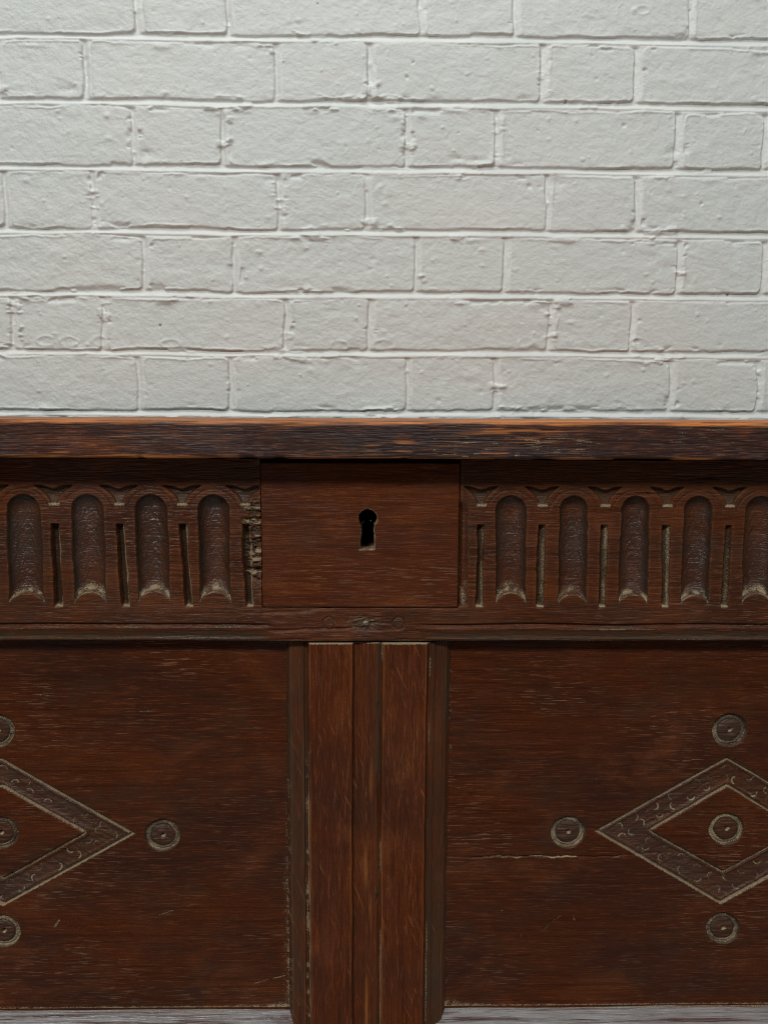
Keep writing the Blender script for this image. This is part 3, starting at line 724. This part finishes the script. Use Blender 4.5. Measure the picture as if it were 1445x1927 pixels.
            for a, b, wd in (((103, 1745), (112, 1732), 0.0007), ((70, 1307), (92, 1309), 0.0004), ((230, 1520-180), (300, 1338), 0.00025), ((300, 1722), (325, 1714), 0.0004), ((480, 1850), (540, 1835), 0.0003)):
                s_ = seg_d(X, Z, W(*a, PD), W(*b, PD))+0.0003*fbm(X, Z, 0.003, 0.002, seed+40, 2); g = np.exp(-(np.maximum(s_, 0)/wd)**2)*sst(-0.7, 0.1, vnoise(X, Z, 0.0025, 0.0025, seed+41)); D = D+g*0.0003
                dust_and_tone = np.maximum(dust_and_tone, g*0.5)
        # dust gathered along the foot and beside the upright
        e = np.abs(X-(MPX[0] if side < 0 else MPX[-1]))
        low = sst(W(700, 1380, PD)[1], W(700, 1800, PD)[1], Z)
        fz = fbm(X, Z, 0.0016, 0.0016, seed+30, 3)
        if side < 0:
            dust_and_tone = np.maximum(dust_and_tone, np.exp(-(e/(0.0012+0.0018*low)))*(0.15+0.35*low)*(0.6+0.9*fz))
        else:
            dust_and_tone = np.maximum(dust_and_tone, 0.25*sst(0.1, 0.6, fz)*np.exp(-e/0.004))
        ef = Z-Z_PB
        dust_and_tone = np.maximum(dust_and_tone, np.exp(-(ef/(0.0008+0.0035*np.exp(-e/0.012)))**1.2)*(0.6+0.6*fz))
        return D, {'dust_and_tone': np.clip(dust_and_tone, 0, 1), 'grime': np.clip(grime, 0, 1), 'wear_and_light': 0*X}, parts
    return fn
OAK_BAND = wood('oak_carving', spec=0.22, bump=1.6, dark=(0.052, 0.0155, 0.0065), mid=(0.088, 0.026, 0.0105), red=(0.125, 0.036, 0.0120), off=5.5, pale_amt=0.4, rough=(0.40, 0.55),
                grimecol=(0.052, 0.028, 0.016), dust_glint_col=(0.39, 0.295, 0.185))
def mir(p, c): return (2*c-p[0], p[1])
# right panel
cR = W(1364, 1560, PD)[0]
lo = [W(1117, 1564, PD), W(1368, 1423, PD), None, W(1355, 1702, PD)]; lo[2] = mir(lo[0], cR)
inn = [W(1226, 1563, PD), W(1368, 1481, PD), None, W(1360, 1638, PD)]; inn[2] = mir(inn[0], cR)
rr = 33.5/3.09*mm
rn = [W(1372, 1374, PD)+(rr,), W(1068, 1566, PD)+(rr,), W(1366, 1560, PD)+(rr,), W(1359, 1747, PD)+(rr*1.0,)]
rn.append(mir(rn[1], cR)+(rr,))
PXR0, PXR1 = MPX[-1]-0.004, X1-0.085
Z_PT = Z_RB+0.004
zs_p = np.linspace(Z_PB-0.004, Z_PT, int((Z_PT-Z_PB)/0.0005))
fix(relief('panel', axis(PXR0, PXR1, FX0, FX1, 0.0005, 0.0014), zs_p, panel_fn_maker(lo, inn, rn, 1, 601), PD, 0.009, OAK))
# left panel
cL = W(2, 1567, PD)[0]
lo2 = [None, W(-1, 1424, PD), W(256, 1569, PD), W(6, 1706, PD)]; lo2[0] = mir(lo2[2], cL)
inn2 = [None, W(2, 1481, PD), W(156, 1567, PD), W(6, 1651, PD)]; inn2[0] = mir(inn2[2], cL)
rn2 = [W(-5, 1376, PD)+(rr,), W(306, 1572, PD)+(rr,), W(2, 1567, PD)+(rr,), W(7, 1752, PD)+(rr,)]
rn2.append(mir(rn2[1], cL)+(rr,))
fix(relief('panel', axis(X0+0.085, MPX[0]+0.004, FX0, FX1, 0.0005, 0.0014), zs_p, panel_fn_maker(lo2, inn2, rn2, -1, 701), PD, 0.009, OAK))

# --- bottom rail with its chamfered upper edge
def low_fn(X, Z):
    t = np.clip((Z-Z_BR)/CH_H, 0, 1)
    D = (PD+0.0008)*t**0.92
    D += 0.00025*fbm(X, Z, 0.05, 0.02, 801, 3)+0.0006*np.clip(t-0.9, 0, 1)*vnoise(X, Z, 0.02, 1, 802)
    dust_and_tone = 0.55*sst(0.80, 1.0, t)*(0.7+0.5*fbm(X, Z, 0.003, 0.003, 803, 2))
    return D, {'dust_and_tone': np.clip(dust_and_tone, 0, 1), 'grime': 0*X, 'wear_and_light': sst(0.02, 0.10, t)*np.clip(0.90+0.35*fbm(X, Z, 0.03, 0.006, 804, 4), 0, 1)*1.0}, None  # silvery reflection of overhead light put into the chamfer's colour
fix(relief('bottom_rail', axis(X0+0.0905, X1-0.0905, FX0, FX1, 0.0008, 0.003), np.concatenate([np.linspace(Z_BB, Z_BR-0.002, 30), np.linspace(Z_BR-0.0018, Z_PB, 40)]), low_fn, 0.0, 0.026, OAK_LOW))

# --- lid: plank with a softly rounded front edge, worn orange along its arrises
L_F = -0.020
ZLB = W(722, 864, L_F)[1]; ZLT = LID_TOP
def lid():
    s = []
    r1, r2 = 0.0032, 0.0020
    th = ZLT-ZLB
    s += [(0.490, ZLB), (0.1, ZLB), (0.02, ZLB)] + [(yy, ZLB) for yy in np.linspace(0.0, L_F+r2, 14)]
    s += [(L_F+r2-r2*math.sin(a), ZLB+r2-r2*math.cos(a)) for a in np.linspace(0.15, math.pi/2, 8)]
    s += [(L_F, z) for z in np.linspace(ZLB+r2+0.0003, ZLT-r1-0.0003, 46)]
    s += [(L_F+r1-r1*math.cos(a), ZLT-r1+r1*math.sin(a)) for a in np.linspace(0, math.pi/2-0.1, 16)]
    s += [(yy, ZLT) for yy in np.linspace(L_F+r1, 0.06, 60)] + [(yy, ZLT) for yy in np.linspace(0.065, 0.490, 70)]
    s = np.array(s)
    tg = np.gradient(s, axis=0); nn = np.stack([-tg[:, 1]*-1, tg[:, 0]*-1], -1)
    nn = np.stack([-tg[:, 1], tg[:, 0]], -1); nn /= np.linalg.norm(nn, axis=1, keepdims=True)
    arc = np.concatenate([[0], np.cumsum(np.hypot(*np.diff(s, axis=0).T))])
    xs = axis(MX-0.5, MX+0.5, FX0, FX1, 0.0006, 0.002)
    X, A = np.meshgrid(xs, arc)
    Sy = np.repeat(s[:, :1], len(xs), 1); Sz = np.repeat(s[:, 1:], len(xs), 1)
    Ny = np.repeat(nn[:, :1], len(xs), 1); Nz = np.repeat(nn[:, 1:], len(xs), 1)
    d = 0.0004*fbm(X, A, 0.09, 0.02, 901, 3)+0.00010*fbm(X, A, 0.02, 0.0012, 902, 3)-0.00030*checks(X, A, 903, 0.014, 0.0007, 0.35)
    # dents on the lower arris
    low = np.exp(-((Sz-ZLB)/0.0016)**2)*(Sy < 0)
    d -= 0.0007*low*sst(0.35, 0.8, vnoise(X, A*0, 0.009, 1, 904))
    kx = W(1437, 802, L_F)[0]
    fm = sst(0.001, -0.0005, np.abs(Sy-L_F)-0.004)
    P = np.stack([X, Sy-Ny*d*0, Sz], -1)
    P[..., 1] += -Ny*d*-1*1.0; P[..., 2] += Nz*d
    nz = vnoise(X, A, 0.012, 0.0009, 905)*0.0012+fbm(X, A, 0.05, 0.002, 906, 3)*0.0012
    top_e = sst(ZLT-0.0036, ZLT-0.0004, Sz+1.2*nz)*np.clip(0.72+0.5*fbm(X, A, 0.07, 0.004, 907, 3)+0.25*sst(-0.15, 0.1, X), 0.2, 1)
    bot_e = sst(ZLB+0.0024, ZLB+0.0008, Sz+0.6*nz)*(Sy < -0.01)*sst(-0.5, 0.4, vnoise(X, A*0, 0.03, 1, 908)+sst(0.0, 0.2, X)*0.4-0.1)*0.8
    wear_and_light = np.maximum(np.clip(top_e, 0, 1), bot_e)
    wear_and_light = np.maximum(wear_and_light, 0.65*sst(0.42, 0.7, vnoise(X, A, 0.018, 0.0008, 909))*sst(0.0, 0.5, vnoise(X, A, 0.08, 0.012, 910))*(Sz < ZLT-0.004))
    grime = 0.9*np.exp(-(((X-W(655, 845, L_F)[0])/0.012)**2+((Sz-W(655, 845, L_F)[1])/0.006)**2))*sst(-0.2, 0.3, fbm(X, A, 0.004, 0.002, 911, 3))
    grime = np.maximum(grime, np.exp(-(((X-kx)/0.0022)**2+((Sz-ZLT+0.001)/0.004)**2)**2))
    dust_and_tone = 0.5*sst(0.55, 0.8, vnoise(X, A, 0.006, 0.0006, 912))*sst(0.2, 0.6, vnoise(X, A, 0.05, 0.01, 913))*fm
    return grid_mesh('lid', P, {'dust_and_tone': dust_and_tone, 'wear_and_light': wear_and_light, 'grime': np.clip(grime, 0, 1)}, OAK_LID)
lid_o = lid()[0]; child(lid_o)
lid_o['label'] = 'dark plank lid with worn orange edges'

# --- carcass: corner posts that run down as feet, sides, back and base boards
def board(name, x0, x1, y0, y1, z0, z1, mat, bev=0.002, par=chest):
    bm = bmesh.new(); bmesh.ops.create_cube(bm, size=1.0)
    for v in bm.verts:
        v.co.x = (x0+x1)/2+v.co.x*(x1-x0); v.co.y = (y0+y1)/2+v.co.y*(y1-y0); v.co.z = (z0+z1)/2+v.co.z*(z1-z0)
    bmesh.ops.bevel(bm, geom=bm.edges[:], offset=bev, segments=2, affect='EDGES')
    me = bpy.data.meshes.new(name); bm.to_mesh(me); bm.free(); me.materials.append(mat)
    o = bpy.data.objects.new(name, me); sc.collection.objects.link(o); child(o, par); return o
for xa, xb in ((X0, X0+0.090), (X1-0.090, X1)):
    board('corner_post', xa, xb, -0.0005, 0.045, 0.0, ZLB-0.001, OAK_VERT)
    board('corner_post', xa, xb, DEPTH-0.045, DEPTH, 0.0, ZLB-0.001, OAK_VERT)
for xa in (X0+0.006, X1-0.026):
    board('side_board', xa, xa+0.020, 0.0455, DEPTH-0.0455, Z_BB, ZLB-0.001, OAK_VERT)
board('back_board', X0+0.0905, X1-0.0905, DEPTH-0.025, DEPTH-0.005, Z_BB, ZLB-0.001, OAK_DARK)
board('base_board', X0+0.027, X1-0.027, 0.0465, DEPTH-0.0465, Z_BB+0.005, Z_BB+0.022, OAK_DARK)
board('light_stop_board', X0+0.091, X1-0.091, 0.0275, 0.035, Z_BB+0.005, ZLB-0.012, OAK_DARK)  # unseen board added inside so that no light leaks through the front
